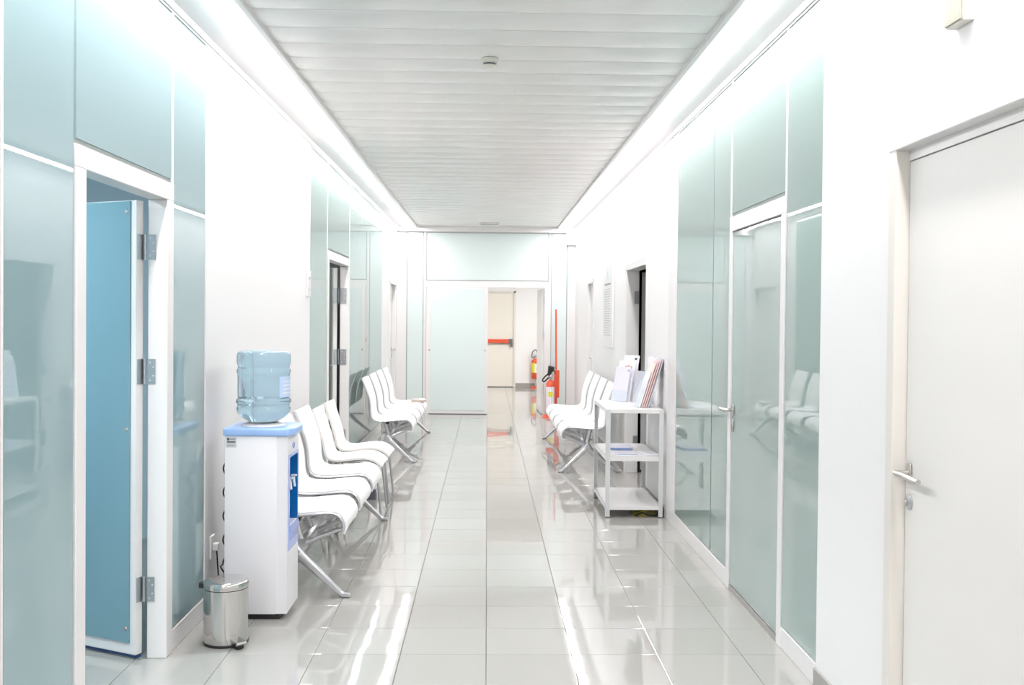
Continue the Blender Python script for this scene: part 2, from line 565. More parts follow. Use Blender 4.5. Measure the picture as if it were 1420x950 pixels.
# window_2: far left partition and its door
W2 = thing('window_2', 'frosted pale teal glass partition behind the far left seats', 'glass partition', (XL, 11.3, 0), kind='structure')
DB = (9.365, 10.87, 2.09, 2.165)
pane(W2, -1, XL, 8.457, 9.362, 0.10, ZP)
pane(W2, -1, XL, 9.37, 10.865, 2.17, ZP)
pane(W2, -1, XL, 10.873, 14.228, 0.10, ZP)
rail(W2, -1, XL, 8.455, 9.365, 0, 0.10, 'bottom_rail')
rail(W2, -1, XL, 10.87, 14.23, 0, 0.10, 'bottom_rail')
rail(W2, -1, XL, 8.455, 14.23, ZP, ZT, 'top_rail')
rail(W2, -1, XL, 10.858, 10.874, 2.16, ZP, 'mullion')
rail(W2, -1, XL, 9.362, 9.376, 2.16, ZP, 'mullion')
D2 = thing('door_2', 'half open glass door in the far left partition', 'door', (XL, 10.1, 0), kind='structure')
door_frame(D2, -1, XL, DB[0], DB[1], DB[2], DB[3], 0.10, 0.085)
hzb = [(1.70, 1.86), (1.06, 1.22), (0.26, 0.38)]
for z0, z1 in hzb:
    hinge(D2, -1.556, 10.762, z0, z1, 0, -1.542, -1.475, 10.766)
leaf(D2, (-1.605, 10.715), math.radians(113), 1.2, 2.07, 'glass', hzb)

# window_3: right partition with the closed glass door
W3 = thing('window_3', 'frosted teal glass partition on the right around the closed glass door', 'glass partition', (XR, 6.0, 0), kind='structure')
pane(W3, 1, XR, 4.338, 4.868, 0.10, ZP)
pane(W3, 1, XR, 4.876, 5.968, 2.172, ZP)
pane(W3, 1, XR, 5.985, 6.440, 0.10, ZP)
pane(W3, 1, XR, 6.444, 7.672, 0.10, ZP)
rail(W3, 1, XR, 4.866, 4.878, 2.16, ZP, 'mullion')
rail(W3, 1, XR, 5.968, 5.984, 2.16, ZP, 'mullion')
rail(W3, 1, XR, 4.335, 4.872, 0, 0.10, 'bottom_rail')
rail(W3, 1, XR, 5.978, 8.0, 0, 0.10, 'bottom_rail')
rail(W3, 1, XR, 7.674, 8.0, 0.10, ZP + 0.01, 'stile')
rail(W3, 1, XR, 4.335, 8.0, ZP, ZT, 'top_rail')
D4 = thing('door_3', 'closed frosted glass door with lever handle on the right', 'door', (XR, 5.4, 0), kind='structure')
door_frame(D4, 1, XR, 4.868, 5.984, 2.086, 2.168, 0.062, 0.085)
L4 = obj('leaf', box(XR + 0.012, XR + 0.05, 4.932, 5.92, 0.03, 2.082, 0.002, 1), 'frame', D4)
gl = obj('pane', box(XR + 0.004, XR + 0.012, 4.938, 5.914, 0.045, 2.076), 'wavy_glass', L4)
obj('threshold', box(XR + 0.0, XR + 0.06, 4.93, 5.922, 0.0, 0.028), 'base_grey', D4)

def lever(parent, s, x, y, z, dirn, length, lock='oval'):
    """lever handle on a wall-side door: s = +1 right wall; dirn = along y to the lever tip"""
    pl = obj('handle_plate', box(min(x, x - s * 0.009), max(x, x - s * 0.009), y - 0.016, y + 0.016, z - 0.034, z + 0.034, 0.004, 2), 'steel', parent, smooth=True)
    pth = smooth_path([(x - s * 0.008, y, z), (x - s * 0.045, y, z), (x - s * 0.058, y + dirn * 0.02, z), (x - s * 0.06, y + dirn * length * 0.5, z + 0.002), (x - s * 0.052, y + dirn * length, z - 0.004)], 4)
    obj('lever', tube(pth, [0.009] * 5 + [0.0105] * (len(pth) - 5), 10), 'steel', parent, smooth=True)
    if lock == 'oval':
        obj('lock_plate', box(min(x, x - s * 0.007), max(x, x - s * 0.007), y - 0.015, y + 0.015, z - 0.125, z - 0.055, 0.004, 2), 'steel', parent, smooth=True)
    else:
        rot = Matrix.Translation((x, y, z - 0.10)) @ Matrix.Rotation(-s * math.pi / 2, 4, 'Y')
        k = obj('lock_rosette', xf(lathe([(0.026, 0), (0.026, 0.006), (0.022, 0.009), (0.0, 0.009)], n=24, cap=False), rot), 'alu', parent, smooth=True)
        obj('lock_cylinder', xf(lathe([(0.010, 0.006), (0.010, 0.016), (0.008, 0.018)], n=16), rot), 'steel', parent, smooth=True)
lever(L4, 1, XR + 0.004, 5.865, 1.052, 1, 0.135)

# ------------------------------------------------------------------ nearest right door
DN = thing('door_4', 'off-white flush door nearest the camera on the right', 'door', (XR, 3.0, 0), kind='structure')
for nm, g in (('casing', box(XR - 0.010, XR + 0.10, ND[1] - 0.006, ND[1] + 0.055, 0, ND[2] + 0.040, 0.004, 2)),
              ('casing', box(XR - 0.010, XR + 0.10, ND[0] - 0.055, ND[0] + 0.006, 0, ND[2] + 0.040, 0.004, 2)),
              ('head_casing', box(XR - 0.012, XR + 0.101, ND[0] - 0.055, ND[1] + 0.056, ND[2] - 0.006, ND[2] + 0.045, 0.004, 2))):
    obj(nm, g, 'jamb' if nm == 'casing' else 'frame', DN)
obj('head_stop', box(XR + 0.036, XR + 0.10, ND[0] + 0.005, ND[1] - 0.005, 2.130, ND[2] - 0.004), 'frame', DN)
LN = obj('leaf', box(XR + 0.039, XR + 0.085, ND[0] + 0.009, ND[1] - 0.009, 0.008, 2.127, 0.003, 2), 'door', DN)
lever(LN, 1, XR + 0.039, 3.482, 1.053, -1, 0.185, 'round')

# ------------------------------------------------------------------ dark doorway on the right
DK = thing('door_5', 'open doorway to a dark room in the right wall', 'door', (XR, 9.8, 0), kind='structure')
obj('jamb', box(XR - 0.012, XR + 0.12, B2[1] - 0.06, B2[1] + 0.02, 0, B2[2] + 0.0, 0.003, 1), 'frame', DK)
obj('jamb', box(XR + 0.02, XR + 0.12, B2[0], B2[0] + 0.02, 0, B2[2] + 0.0, 0.003, 1), 'frame', DK)
obj('lintel', box(XR - 0.012, XR + 0.12, B2[0], B2[1] + 0.02, B2[2] - 0.02, B2[2] + 0.05, 0.003, 1), 'frame', DK)
mk = Matrix.Translation((XR + 0.20, B2[1] + 0.03, 0)) @ Matrix.Rotation(math.radians(80), 4, 'Z')
LK = obj('leaf', xf(box(0, 0.95, 0, 0.042, 0.015, 2.045, 0.003, 1), mk), 'door', DK)
for z in (1.72, 0.95, 0.25):
    obj('hinge', box(XR + 0.07, XR + 0.118, B2[1] - 0.064, B2[1] - 0.06, z, z + 0.13), 'hinge', DK)
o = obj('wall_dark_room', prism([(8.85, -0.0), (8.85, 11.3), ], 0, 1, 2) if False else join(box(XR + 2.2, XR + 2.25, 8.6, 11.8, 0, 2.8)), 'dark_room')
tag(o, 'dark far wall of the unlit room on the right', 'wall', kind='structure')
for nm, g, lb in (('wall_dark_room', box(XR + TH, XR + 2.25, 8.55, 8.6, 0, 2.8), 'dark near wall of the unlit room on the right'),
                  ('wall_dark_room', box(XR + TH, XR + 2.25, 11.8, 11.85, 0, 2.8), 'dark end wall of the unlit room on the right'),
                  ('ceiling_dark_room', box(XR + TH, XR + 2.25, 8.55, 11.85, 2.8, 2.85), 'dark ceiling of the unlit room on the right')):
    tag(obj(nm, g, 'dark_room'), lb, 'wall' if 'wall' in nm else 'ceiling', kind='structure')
# dark green curtain inside that room
cv, cf = [], []
nn = 40
for k in range(nn + 1):
    yy = 9.3 + 2.3 * k / nn
    xx = XR + 1.6 + 0.03 * math.sin(k * 1.9)
    for dx in (0, 0.012):
        cv += [Vector((xx + dx, yy, 1.12)), Vector((xx + dx, yy, 2.8))]
for k in range(nn):
    a, b = 4 * k, 4 * k + 4
    cf += [[a, b, b + 1, a + 1], [a + 2, a + 3, b + 3, b + 2], [a, a + 2, b + 2, b], [a + 1, b + 1, b + 3, a + 3]]
cf += [[0, 1, 3, 2], [4 * nn, 4 * nn + 2, 4 * nn + 3, 4 * nn + 1]]
tag(obj('curtain', (cv, cf), 'dark_green', smooth=True), 'dark green curtain in the unlit room on the right', 'curtain')

# far closed doors in both walls
DF = thing('door_6', 'closed white flush door in the far right wall', 'door', (XR, 14.0, 0), kind='structure')
LF = obj('leaf', box(XR + 0.035, XR + 0.08, D6[0] + 0.03, D6[1] - 0.03, 0.01, D6[2] - 0.03), 'door', DF)
for g in (box(XR - 0.008, XR + 0.09, D6[0], D6[0] + 0.03, 0, D6[2]), box(XR - 0.008, XR + 0.09, D6[1] - 0.03, D6[1], 0, D6[2])):
    obj('jamb', g, 'frame', DF)
obj('lintel', box(XR - 0.012, XR + 0.09, D6[0], D6[1], D6[2] - 0.03, D6[2] + 0.03), 'frame', DF)
lever(LF, 1, XR + 0.035, 13.80, 1.034, 1, 0.11)
DG = thing('door_7', 'closed white flush door at the far end of the left wall', 'door', (XL, 15.8, 0), kind='structure')
LG = obj('leaf', box(XL - 0.09, XL - 0.05, D3[0] + 0.03, D3[1] - 0.03, 0.01, D3[2] - 0.03), 'door', DG)
for g in (box(XL - 0.10, XL + 0.008, D3[0], D3[0] + 0.03, 0, D3[2]), box(XL - 0.10, XL + 0.008, D3[1] - 0.03, D3[1], 0, D3[2])):
    obj('jamb', g, 'frame', DG)
obj('lintel', box(XL - 0.10, XL + 0.012, D3[0], D3[1], D3[2] - 0.03, D3[2] + 0.03), 'frame', DG)
lever(LG, -1, XL - 0.05, 16.22, 1.043, -1, 0.13)

# ------------------------------------------------------------------ end wall with glazed screen and sliding door
WE = thing('window_4', 'pale glazed screen closing the far end of the corridor', 'glass partition', (0, YE, 0), kind='structure')
def epane(x0, x1, z0, z1):
    g = 0.012
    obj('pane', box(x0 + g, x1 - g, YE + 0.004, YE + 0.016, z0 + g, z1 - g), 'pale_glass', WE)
    obj('gasket', box(x0, x1, YE + 0.012, YE + 0.03, z0, z1), 'gasket', WE)
def emull(x0, x1, z0, z1, name='mullion', d=0.10, y0=None):
    obj(name, box(x0, x1, YE if y0 is None else y0, YE + d, z0, z1, 0.002, 1), 'frame', WE)
epane(-1.296, -1.026, 0.06, 2.925)
epane(-0.985, 0.985, 2.150, 2.925)
epane(1.024, 1.284, 0.06, 2.925)
emull(XL - 0.02, -1.298, 0, 2.96, 'pillar')
emull(1.286, XR + 0.02, 0, 2.96, 'pillar')
emull(-1.026, -0.985, 0, 2.93)
emull(0.985, 1.024, 0, 2.93)
emull(XL - 0.02, XR + 0.02, 2.93, 3.10, 'head_beam', 0.10, YE - 0.085)
emull(-1.298, -1.026, 0, 0.06, 'sill')
emull(1.024, 1.286, 0, 0.06, 'sill')
emull(-0.985, 0.985, 2.045, 2.144, 'transom')
emull(1.262, XR, 2.735, 2.93, 'corner_box', 0.0, YE - 0.07)
DE = thing('door_8', 'sliding frosted glass door leaf in the end screen', 'door', (0, YE, 0), kind='structure')
SD = obj('leaf', box(-0.972, 0.012, YE - 0.035, YE - 0.002, 0.012, 2.045, 0.002, 1), 'frame', DE)
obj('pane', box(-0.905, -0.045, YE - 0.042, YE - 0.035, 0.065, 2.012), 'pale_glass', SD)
obj('seal', box(-0.93, 0.01, YE - 0.03, YE - 0.01, 0.0, 0.012), 'dark_grey', SD)
for x in (-0.925, -0.03):
    obj('glass_button', xf(lathe([(0.014, 0), (0.011, 0.006)], n=10), Matrix.Translation((x, YE - 0.036, 1.03)) @ Matrix.Rotation(math.pi / 2, 4, 'X')), 'steel', SD)
obj('jamb', box(0.925, 0.985, YE, YE + 0.10, 0, 2.045), 'frame', DE)
mo = Matrix.Translation((0.918, YE + 0.09, 0)) @ Matrix.Rotation(math.radians(91.5), 4, 'Z')
SW = obj('open_leaf', xf(box(0, 0.92, 0, 0.04, 0.012, 2.03, 0.002, 1), mo), 'frame', DE)
for z in (1.78, 1.22, 0.32):
    obj('hinge', box(0.918, 0.925, YE + 0.04, YE + 0.085, z, z + 0.13), 'hinge', DE)

# lobby beyond
def struct(name, g, m, label, cat):
    return tag(obj(name, g, m), label, cat, kind='structure')
XX0, XX1 = -0.42, 0.632
struct('wall_exit', prism([(-3.2, 0), (XX0, 0), (XX0, 2.15), (XX1, 2.15), (XX1, 0), (2.6, 0), (2.6, 3.0), (-3.2, 3.0)], YX, YX + 0.12, 1), 'wall', 'white lobby wall around the cream emergency exit door', 'wall')
struct('wall_lobby', box(-3.25, -3.2, YE + 0.1, YX + 0.1, 0, 3.0), 'wall', 'white left wall of the lobby beyond the end screen', 'wall')
struct('wall_lobby', box(2.6, 2.65, YE + 0.1, YX + 0.1, 0, 3.0), 'wall', 'white right wall of the lobby beyond the end screen', 'wall')
struct('wall_lobby', box(-3.2, XL, YE + 0.1, YE + 0.15, 0, 3.0), 'wall', 'white lobby wall left of the end screen', 'wall')
struct('wall_lobby', box(XR, 2.6, YE + 0.1, YE + 0.15, 0, 3.0), 'wall', 'white lobby wall right of the end screen', 'wall')
struct('ceiling_lobby', box(-3.25, 2.65, YE + 0.1, YX + 0.12, 3.0, 3.1), 'ceiling', 'white lobby ceiling beyond the end screen', 'ceiling')
struct('baseboard_exit', box(XX1 + 0.012, 2.6, YX - 0.012, YX, 0, 0.095), 'base_grey', 'grey baseboard on the lobby wall beside the exit door', 'baseboard')
for k, (lx, yy) in enumerate(((-1.9, 19.3), (1.95, 19.9))):  # added panels, kept out of view, to brighten the lobby
    t = thing('added_light_panel', ('added unseen light panel over the left side of the lobby', 'added unseen light panel over the right side of the lobby')[k], 'ceiling light', (lx, yy, 3.0), group='added lobby light panels')
    obj('housing', box(lx - 0.55, lx + 0.55, yy - 0.65, yy + 0.65, 2.985, 3.0, 0.004, 1), 'frame', t)
    obj('diffuser', box(lx - 0.5, lx + 0.5, yy - 0.6, yy + 0.6, 2.978, 2.986), 'far_added_light', t)
DX = thing('door_9', 'cream emergency exit door with a red panic bar', 'door', (0.1, YX, 0), kind='structure')
LX = obj('leaf', box(XX0 + 0.04, XX1 - 0.04, YX + 0.02, YX + 0.07, 0.012, 2.112, 0.003, 1), 'cream', DX)
for g in (box(XX0, XX0 + 0.04, YX - 0.01, YX + 0.1, 0, 2.15), box(XX1 - 0.04, XX1, YX - 0.01, YX + 0.1, 0, 2.15)):
    obj('jamb', g, 'jamb', DX)
obj('lintel', box(XX0, XX1, YX - 0.01, YX + 0.1, 2.112, 2.15), 'jamb', DX)
obj('panic_bar', box(XX0 + 0.08, 0.49, YX - 0.055, YX - 0.015, 0.985, 1.075, 0.012, 2), 'red', LX)
obj('panic_latch', prism([(0.485, 1.08), (0.565, 1.08), (0.565, 0.90), (0.535, 0.90), (0.525, 0.98), (0.485, 0.985)], YX - 0.06, YX + 0.02, 1), 'dark_grey', LX)
obj('kick_seal', box(XX0 + 0.04, XX1 - 0.04, YX + 0.03, YX + 0.06, 0, 0.012), 'dark_grey', LX)

# side rooms on the left, seen through the open doors
def side_room(y0, y1, x0, m, who):
    x1 = XL - TH
    struct('wall_side_room', box(x0 - 0.05, x0, y0, y1, 0, 2.8), m, 'outer wall of the room behind the %s door' % who, 'wall')
    struct('wall_side_room', box(x0, x1, y0 - 0.05, y0, 0, 2.8), m, 'near wall of the room behind the %s door' % who, 'wall')
    struct('wall_side_room', box(x0, x1, y1, y1 + 0.05, 0, 2.8), m, 'end wall of the room behind the %s door' % who, 'wall')
    struct('ceiling_side_room', box(x0 - 0.05, x1, y0 - 0.05, y1 + 0.05, 2.8, 2.85), m, 'ceiling of the room behind the %s door' % who, 'ceiling')
side_room(2.5, 7.2, -4.6, 'room_blue', 'near left')
t = thing('added_light_panel', 'added unseen light panel in the room behind the near left door', 'ceiling light', (-3.0, 4.0, 2.8))  # added cool panel, out of view, standing in for daylight
obj('housing', box(-3.35, -2.65, 3.65, 4.35, 2.785, 2.8, 0.004, 1), 'frame', t)
obj('diffuser', box(-3.3, -2.7, 3.7, 4.3, 2.778, 2.786), 'room_added_light', t)
side_room(8.3, 12.1, -4.2, 'room_grey', 'far left')
t = thing('added_light_panel', 'added unseen light panel in the room behind the far left door', 'ceiling light', (-2.6, 9.4, 2.8))  # added out of view to lift the dark interior behind the door
obj('housing', box(-2.95, -2.25, 9.05, 9.75, 2.785, 2.8, 0.004, 1), 'frame', t)
obj('diffuser', box(-2.9, -2.3, 9.1, 9.7, 2.778, 2.786), 'far_added_light', t)

# ------------------------------------------------------------------ seats
SEATP = [(0.106, 0.888), (0.130, 0.83), (0.157, 0.76), (0.182, 0.68), (0.196, 0.60), (0.200, 0.53), (0.214, 0.472), (0.252, 0.440), (0.33, 0.430), (0.44, 0.437),
         (0.53, 0.446), (0.585, 0.446), (0.622, 0.430), (0.645, 0.395), (0.650, 0.362), (0.640, 0.335)]
def sheet(path, hw, th, bulge=0.0, ny=6):
    """a curved panel following an xz path, half width hw in y, thickness th above the path"""
    P = [Vector((p[0], 0, p[1])) for p in path]
    top, bot = [], []
    for i, p in enumerate(P):
        t = (P[min(i + 1, len(P) - 1)] - P[max(i - 1, 0)]).normalized()
        n = Vector((-t.z, 0, t.x))
        if n.x < 0 and abs(t.z) > abs(t.x) and i < len(P) * 0.4:
            n = -n
        for j in range(ny + 1):
            q = -1 + 2 * j / ny
            d = Vector((0, q * hw, 0))
            sag = -bulge * (1 - q * q)
            top.append(p + d + n * (th + sag))
            bot.append(p + d + n * sag)
    k = ny + 1
    N = len(P)
    vs = top + bot
    o = len(top)
    fs = []
    for i in range(N - 1):
        for j in range(ny):
            fs.append([i * k + j, i * k + j + 1, (i + 1) * k + j + 1, (i + 1) * k + j])
            fs.append([o + i * k + j, o + (i + 1) * k + j, o + (i + 1) * k + j + 1, o + i * k + j + 1])
        for j in (0, ny):
            fs.append([i * k + j, (i + 1) * k + j, o + (i + 1) * k + j, o + i * k + j])
    for i in (0, N - 1):
        for j in range(ny):
            fs.append([i * k + j, i * k + j + 1, o + i * k + j + 1, o + i * k + j])
    return vs, fs

fine = [(v.x, v.z) for v in smooth_path([(p[0], 0, p[1]) for p in SEATP], 3)]
def build_bench(n, label, loc, rotz):
    B = thing('waiting_bench', label, 'bench', loc, 'beam benches along the corridor walls', rotz=rotz)
    pitch, hw = 0.70, 0.262
    half = n * 0.35 + 0.025
    obj('beam', xf(box(0.365, 0.435, -half, half, 0.235, 0.285, 0.014, 2), Matrix.Identity(4)), 'alu', B, smooth=True, local=True)
    for s in (-1, 1):
        dy = s * half
        front = xf(bar([(0.385, 0.275, 0.034, 0.022), (0.43, 0.232, 0.027, 0.021), (0.55, 0.118, 0.019, 0.018), (0.648, 0.028, 0.014, 0.017), (0.665, 0.014, 0.013, 0.018), (0.705, 0.0125, 0.012, 0.019)]), Matrix.Translation((0, dy, 0)))
        rear = xf(bar([(0.415, 0.275, 0.034, 0.022), (0.37, 0.232, 0.027, 0.021), (0.24, 0.118, 0.019, 0.018), (0.12, 0.028, 0.014, 0.017), (0.10, 0.014, 0.013, 0.018), (0.062, 0.0125, 0.012, 0.019)]), Matrix.Translation((0, dy, 0)))
        obj('leg', front, 'alu', B, smooth=True, local=True)
        obj('leg', rear, 'alu', B, smooth=True, local=True)
    first = None
    for k in range(n):
        yy = (k - (n - 1) / 2) * pitch
        if first is None:
            first = obj('seat', sheet(fine, hw - 0.006, 0.017, 0.006), 'seat', B, smooth=True, local=True)
            for s in (-1, 1):
                obj('side_rail', tube([(p[0], s * (hw - 0.002), p[1] + 0.001) for p in fine], 0.0085, 8), 'alu', first, smooth=True, local=True)
                obj('support_arm', xf(bar([(0.40, 0.245, 0.020, 0.014), (0.50, 0.292, 0.013, 0.013), (0.60, 0.333, 0.010, 0.012), (0.642, 0.346, 0.009, 0.012)]), Matrix.Translation((0, s * 0.17, 0))), 'alu', first, smooth=True, local=True)
                obj('support_post', xf(bar([(0.39, 0.26, 0.026, 0.014), (0.37, 0.34, 0.018, 0.013), (0.345, 0.424, 0.016, 0.013)]), Matrix.Translation((0, s * 0.17, 0))), 'alu', first, smooth=True, local=True)
            obj('top_bar', tube([(0.106, -hw, 0.888), (0.106, hw, 0.888)], 0.0095, 8), 'alu', first, smooth=True, local=True)
            obj('front_bar', tube([(0.640, -hw, 0.335), (0.640, hw, 0.335)], 0.0085, 8), 'alu', first, smooth=True, local=True)
            obj('bumper', box(0.368, 0.402, -hw + 0.01, -hw + 0.06, 0.400, 0.425, 0.004, 1), 'black', first, local=True)
            first.location = (0, yy, 0)
        else:
            copy_part(first, B, (0, yy, 0))
    return B
build_bench(3, 'nearest white three-seat beam bench half hidden by the water cooler', (XL, 6.80, 0), 0)
build_bench(4, 'white four-seat beam bench before the far left glass partition', (XL, 12.415, 0), 0)
build_bench(4, 'white four-seat beam bench along the right wall past the shelf unit', (1.4326, 11.785, 0), math.pi)

CHP = [(0.105, 0.838), (0.125, 0.76), (0.155, 0.67), (0.182, 0.585), (0.195, 0.52), (0.215, 0.468), (0.26, 0.440), (0.34, 0.438), (0.44, 0.452), (0.52, 0.456), (0.58, 0.440), (0.625, 0.410), (0.640, 0.392)]
cf2 = [(v.x, v.z) for v in smooth_path([(p[0], 0, p[1]) for p in CHP], 3)]
def build_chair(label, loc):
    c = thing('side_chair', label, 'chair', loc, 'single chairs on thin legs beside the near bench')
    hw = 0.225
    obj('seat_shell', sheet(cf2, hw, 0.016, 0.012, 8), 'cream_seat', c, smooth=True, local=True)
    for s in (-1, 1):
        obj('leg', tube([(0.60, s * 0.19, 0.425), (0.625, s * 0.208, 0.20), (0.645, s * 0.222, 0.0)], 0.0095, 8), 'alu', c, smooth=True, local=True)
        obj('leg', tube([(0.24, s * 0.19, 0.438), (0.18, s * 0.208, 0.20), (0.13, s * 0.222, 0.0)], 0.0095, 8), 'alu', c, smooth=True, local=True)
        obj('seat_rail', tube([(0.24, s * 0.19, 0.436), (0.42, s * 0.19, 0.434), (0.60, s * 0.19, 0.428)], 0.0095, 8), 'alu', c, smooth=True, local=True)
    for x in (0.28, 0.56):
        obj('cross_bar', tube([(x, -0.19, 0.430), (x, 0.19, 0.430)], 0.008, 8), 'alu', c, smooth=True, local=True)
    return c
ch = build_chair('single white chair on thin legs next to the near three-seat bench', (XL, 8.20, 0))
copy_thing(ch, (XL, 8.80, 0), 0, 'single white chair on thin legs nearer the open far left door')

# ------------------------------------------------------------------ water cooler and bottle
C = thing('water_cooler', 'white floor-standing water cooler with pale blue top on the left', 'water cooler', (-1.19, 5.45, 0))
cx0, cx1, cy0, cy1 = -1.345, -1.032, 5.292, 5.615
obj('body', box(cx0, cx1 - 0.046, cy0, cy1, 0.028, 0.955, 0.006, 2), 'cooler', C, smooth=True)
obj('plinth', box(cx0 + 0.02, cx1 - 0.03, cy0 + 0.015, cy1 - 0.02, 0.0, 0.028), 'black', C)
tp = [(cx0 - 0.006, cy0 - 0.012), (cx1 + 0.012, cy0 - 0.012), (cx1 + 0.042, cy0 + 0.07), (cx1 + 0.042, cy1 - 0.07), (cx1 + 0.012, cy1 + 0.012), (cx0 - 0.006, cy1 + 0.012)]
bm = bmesh.new()
g = prism(tp, 0.950, 0.992, 2)
bvs = [bm.verts.new(v) for v in g[0]]
for f in g[1]:
    bm.faces.new([bvs[i] for i in f])
bmesh.ops.recalc_face_normals(bm, faces=list(bm.faces))
bmesh.ops.bevel(bm, geom=[e for e in bm.edges], offset=0.010, segments=3, affect='EDGES', profile=0.5)
top = obj('top_cover', grab(bm), 'cooler_top', C, smooth=True)
BX, BY = -1.181, 5.455
obj('bottle_collar', lathe([(0.118, 0.990), (0.112, 1.000), (0.085, 1.006), (0.070, 1.004), (0.060, 0.996)], (BX, BY, 0), 36), 'cooler', top, smooth=True)
# front panel with deep recess, tap and drip tray (front faces the corridor, +x)
ry0, ry1 = cy0 + 0.045, cy1 - 0.045
fx0, fx1 = cx1 - 0.046, cx1 + 0.008
zr0, zr1 = 0.40, 0.835
fpp = [(cy0 + 0.006, 0.03), (cy1 - 0.006, 0.03), (cy1 - 0.006, 0.952), (cy0 + 0.006, 0.952)]
hole = [(ry0, zr0), (ry1, zr0), (ry1, zr1), (ry0, zr1)]
fv = [Vector((x, p[0], p[1])) for x in (fx0, fx1) for q in (fpp, hole) for p in q]
ff = []
for k in range(4):
    k2 = (k + 1) % 4
    ff += [[8 + k, 8 + k2, 12 + k2, 12 + k], [k, k2, 4 + k2, 4 + k], [k, k2, 8 + k2, 8 + k], [4 + k, 4 + k2, 12 + k2, 12 + k]]
fp = obj('front_panel', (fv, ff), 'cooler', C)
rim = [(ry0 - 0.012, zr0 - 0.05), (ry1 + 0.012, zr0 - 0.05), (ry1 + 0.012, zr1 + 0.014), (ry0 - 0.012, zr1 + 0.014)]
rv = [Vector((x, p[0], p[1])) for x in (fx1 - 0.004, fx1 + 0.006) for q in (rim, hole) for p in q]
rec = obj('recess_surround', (rv, ff), 'tray', C)
inn = [(ry0 + 0.004, zr0 + 0.004), (ry1 - 0.004, zr0 + 0.004), (ry1 - 0.004, zr1 - 0.004), (ry0 + 0.004, zr1 - 0.004)]
lv3 = [Vector((x, p[0], p[1])) for x in (fx0 + 0.002, fx1 + 0.003) for q in (hole, inn) for p in q]
obj('recess_liner', (lv3, ff), 'cooler_blue', C)
obj('recess_panel', box(fx0, fx0 + 0.006, ry0, ry1, zr0, zr1), 'cooler_blue', C)
for k, yy in enumerate((5.42, 5.52)):
    tpz = 0.700
    tap = obj('tap', tube([(fx0 + 0.004, yy, tpz), (fx0 + 0.044, yy, tpz), (fx0 + 0.050, yy, tpz - 0.045)], [0.011, 0.011, 0.008], 10), 'paper', C, smooth=True)
    obj('tap_lever', box(fx0 + 0.030, fx0 + 0.062, yy - 0.012, yy + 0.012, tpz + 0.010, tpz + 0.020, 0.003, 1), 'paper', tap)
obj('drip_tray', prism([(fx0 + 0.004, 0.405), (fx0 + 0.004, 0.475), (cx1 + 0.018, 0.475), (cx1 + 0.024, 0.445), (cx1 + 0.016, 0.405)], ry0 + 0.006, ry1 - 0.006, 1), 'tray', C)
obj('drip_grille', box(fx0 + 0.012, cx1 + 0.012, ry0 + 0.02, ry1 - 0.02, 0.474, 0.479, 0.001, 1), 'paper', C)
st = obj('sticker', box(cx0 + 0.008, cx0 + 0.060, cy0 - 0.0012, cy0 + 0.001, 0.892, 0.944), 'sticker', C)
obj('sticker_mark', box(cx0 + 0.014, cx0 + 0.024, cy0 - 0.0022, cy0 - 0.001, 0.928, 0.940), 'dark_ink', st)
obj('sticker_line', box(cx0 + 0.026, cx0 + 0.055, cy0 - 0.0022, cy0 - 0.001, 0.932, 0.936), 'ink', st)
obj('sticker_line', box(cx0 + 0.014, cx0 + 0.055, cy0 - 0.0022, cy0 - 0.001, 0.917, 0.923), 'dark_ink', st)
obj('sticker_line', box(cx0 + 0.014, cx0 + 0.050, cy0 - 0.0022, cy0 - 0.001, 0.902, 0.905), 'ink', st)
# front emblem: pale curl
obj('front_emblem', tube(smooth_path([(cx1 + 0.011, 5.425, 0.885), (cx1 + 0.011, 5.45, 0.900), (cx1 + 0.011, 5.475, 0.885), (cx1 + 0.011, 5.455, 0.872), (cx1 + 0.011, 5.440, 0.884)], 4), 0.003, 6), 'tray', C)

R = 0.1405
bprof = [(0.0, 0.0), (0.040, 0.0), (0.075, 0.004), (0.100, 0.018), (0.124, 0.036), (0.137, 0.054), (R, 0.068), (R, 0.076), (0.136, 0.084), (0.136, 0.098), (R + 0.003, 0.104), (R + 0.003, 0.118), (0.134, 0.128),
         (0.135, 0.16), (0.135, 0.21), (0.136, 0.256), (R, 0.264), (R, 0.276), (0.134, 0.286), (0.134, 0.296), (0.138, 0.306), (R, 0.318), (R, 0.352), (0.137, 0.366), (0.128, 0.374), (0.110, 0.378), (0.085, 0.380), (0.060, 0.374), (0.0, 0.372)]
bt = obj('water_bottle', lathe(bprof, (0, 0, 0), 48, cap=False), 'bottle', smooth=True)
bt.location = (BX, BY, 1.008)
ORG[bt.name] = Vector((BX, BY, 1.008))
tag(bt, 'translucent blue water bottle upside down on the cooler', 'water bottle')
lv, lf = [], []
for k in range(13):
    a = math.radians(-42 + 70 * k / 12)
    for rr in (0.1362, 0.1372):
        for z in (0.135, 0.245):
            lv.append(Vector((BX + rr * math.cos(a), BY + rr * math.sin(a), 1.008 + z)))
for k in range(12):
    a, b = 4 * k, 4 * k + 4
    lf += [[a, b, b + 1, a + 1], [a + 2, a + 3, b + 3, b + 2], [a, a + 2, b + 2, b], [a + 1, b + 1, b + 3, a + 3]]
lf += [[0, 1, 3, 2], [48, 50, 51, 49]]
lb = obj('label', (lv, lf), 'bottle_label', bt, smooth=True)
for q in range(4):
    lv2, lf2 = [], []
    for k in range(7):
        a = math.radians(-32 + 34 * k / 6)
        for z in (0.215 - 0.02 * q, 0.222 - 0.02 * q):
            lv2.append(Vector((BX + 0.1376 * math.cos(a), BY + 0.1376 * math.sin(a), 1.008 + z)))
    lf2 = [[2 * k, 2 * k + 2, 2 * k + 3, 2 * k + 1] for k in range(6)]
    obj('label_line', (lv2, lf2), 'paper', lb)

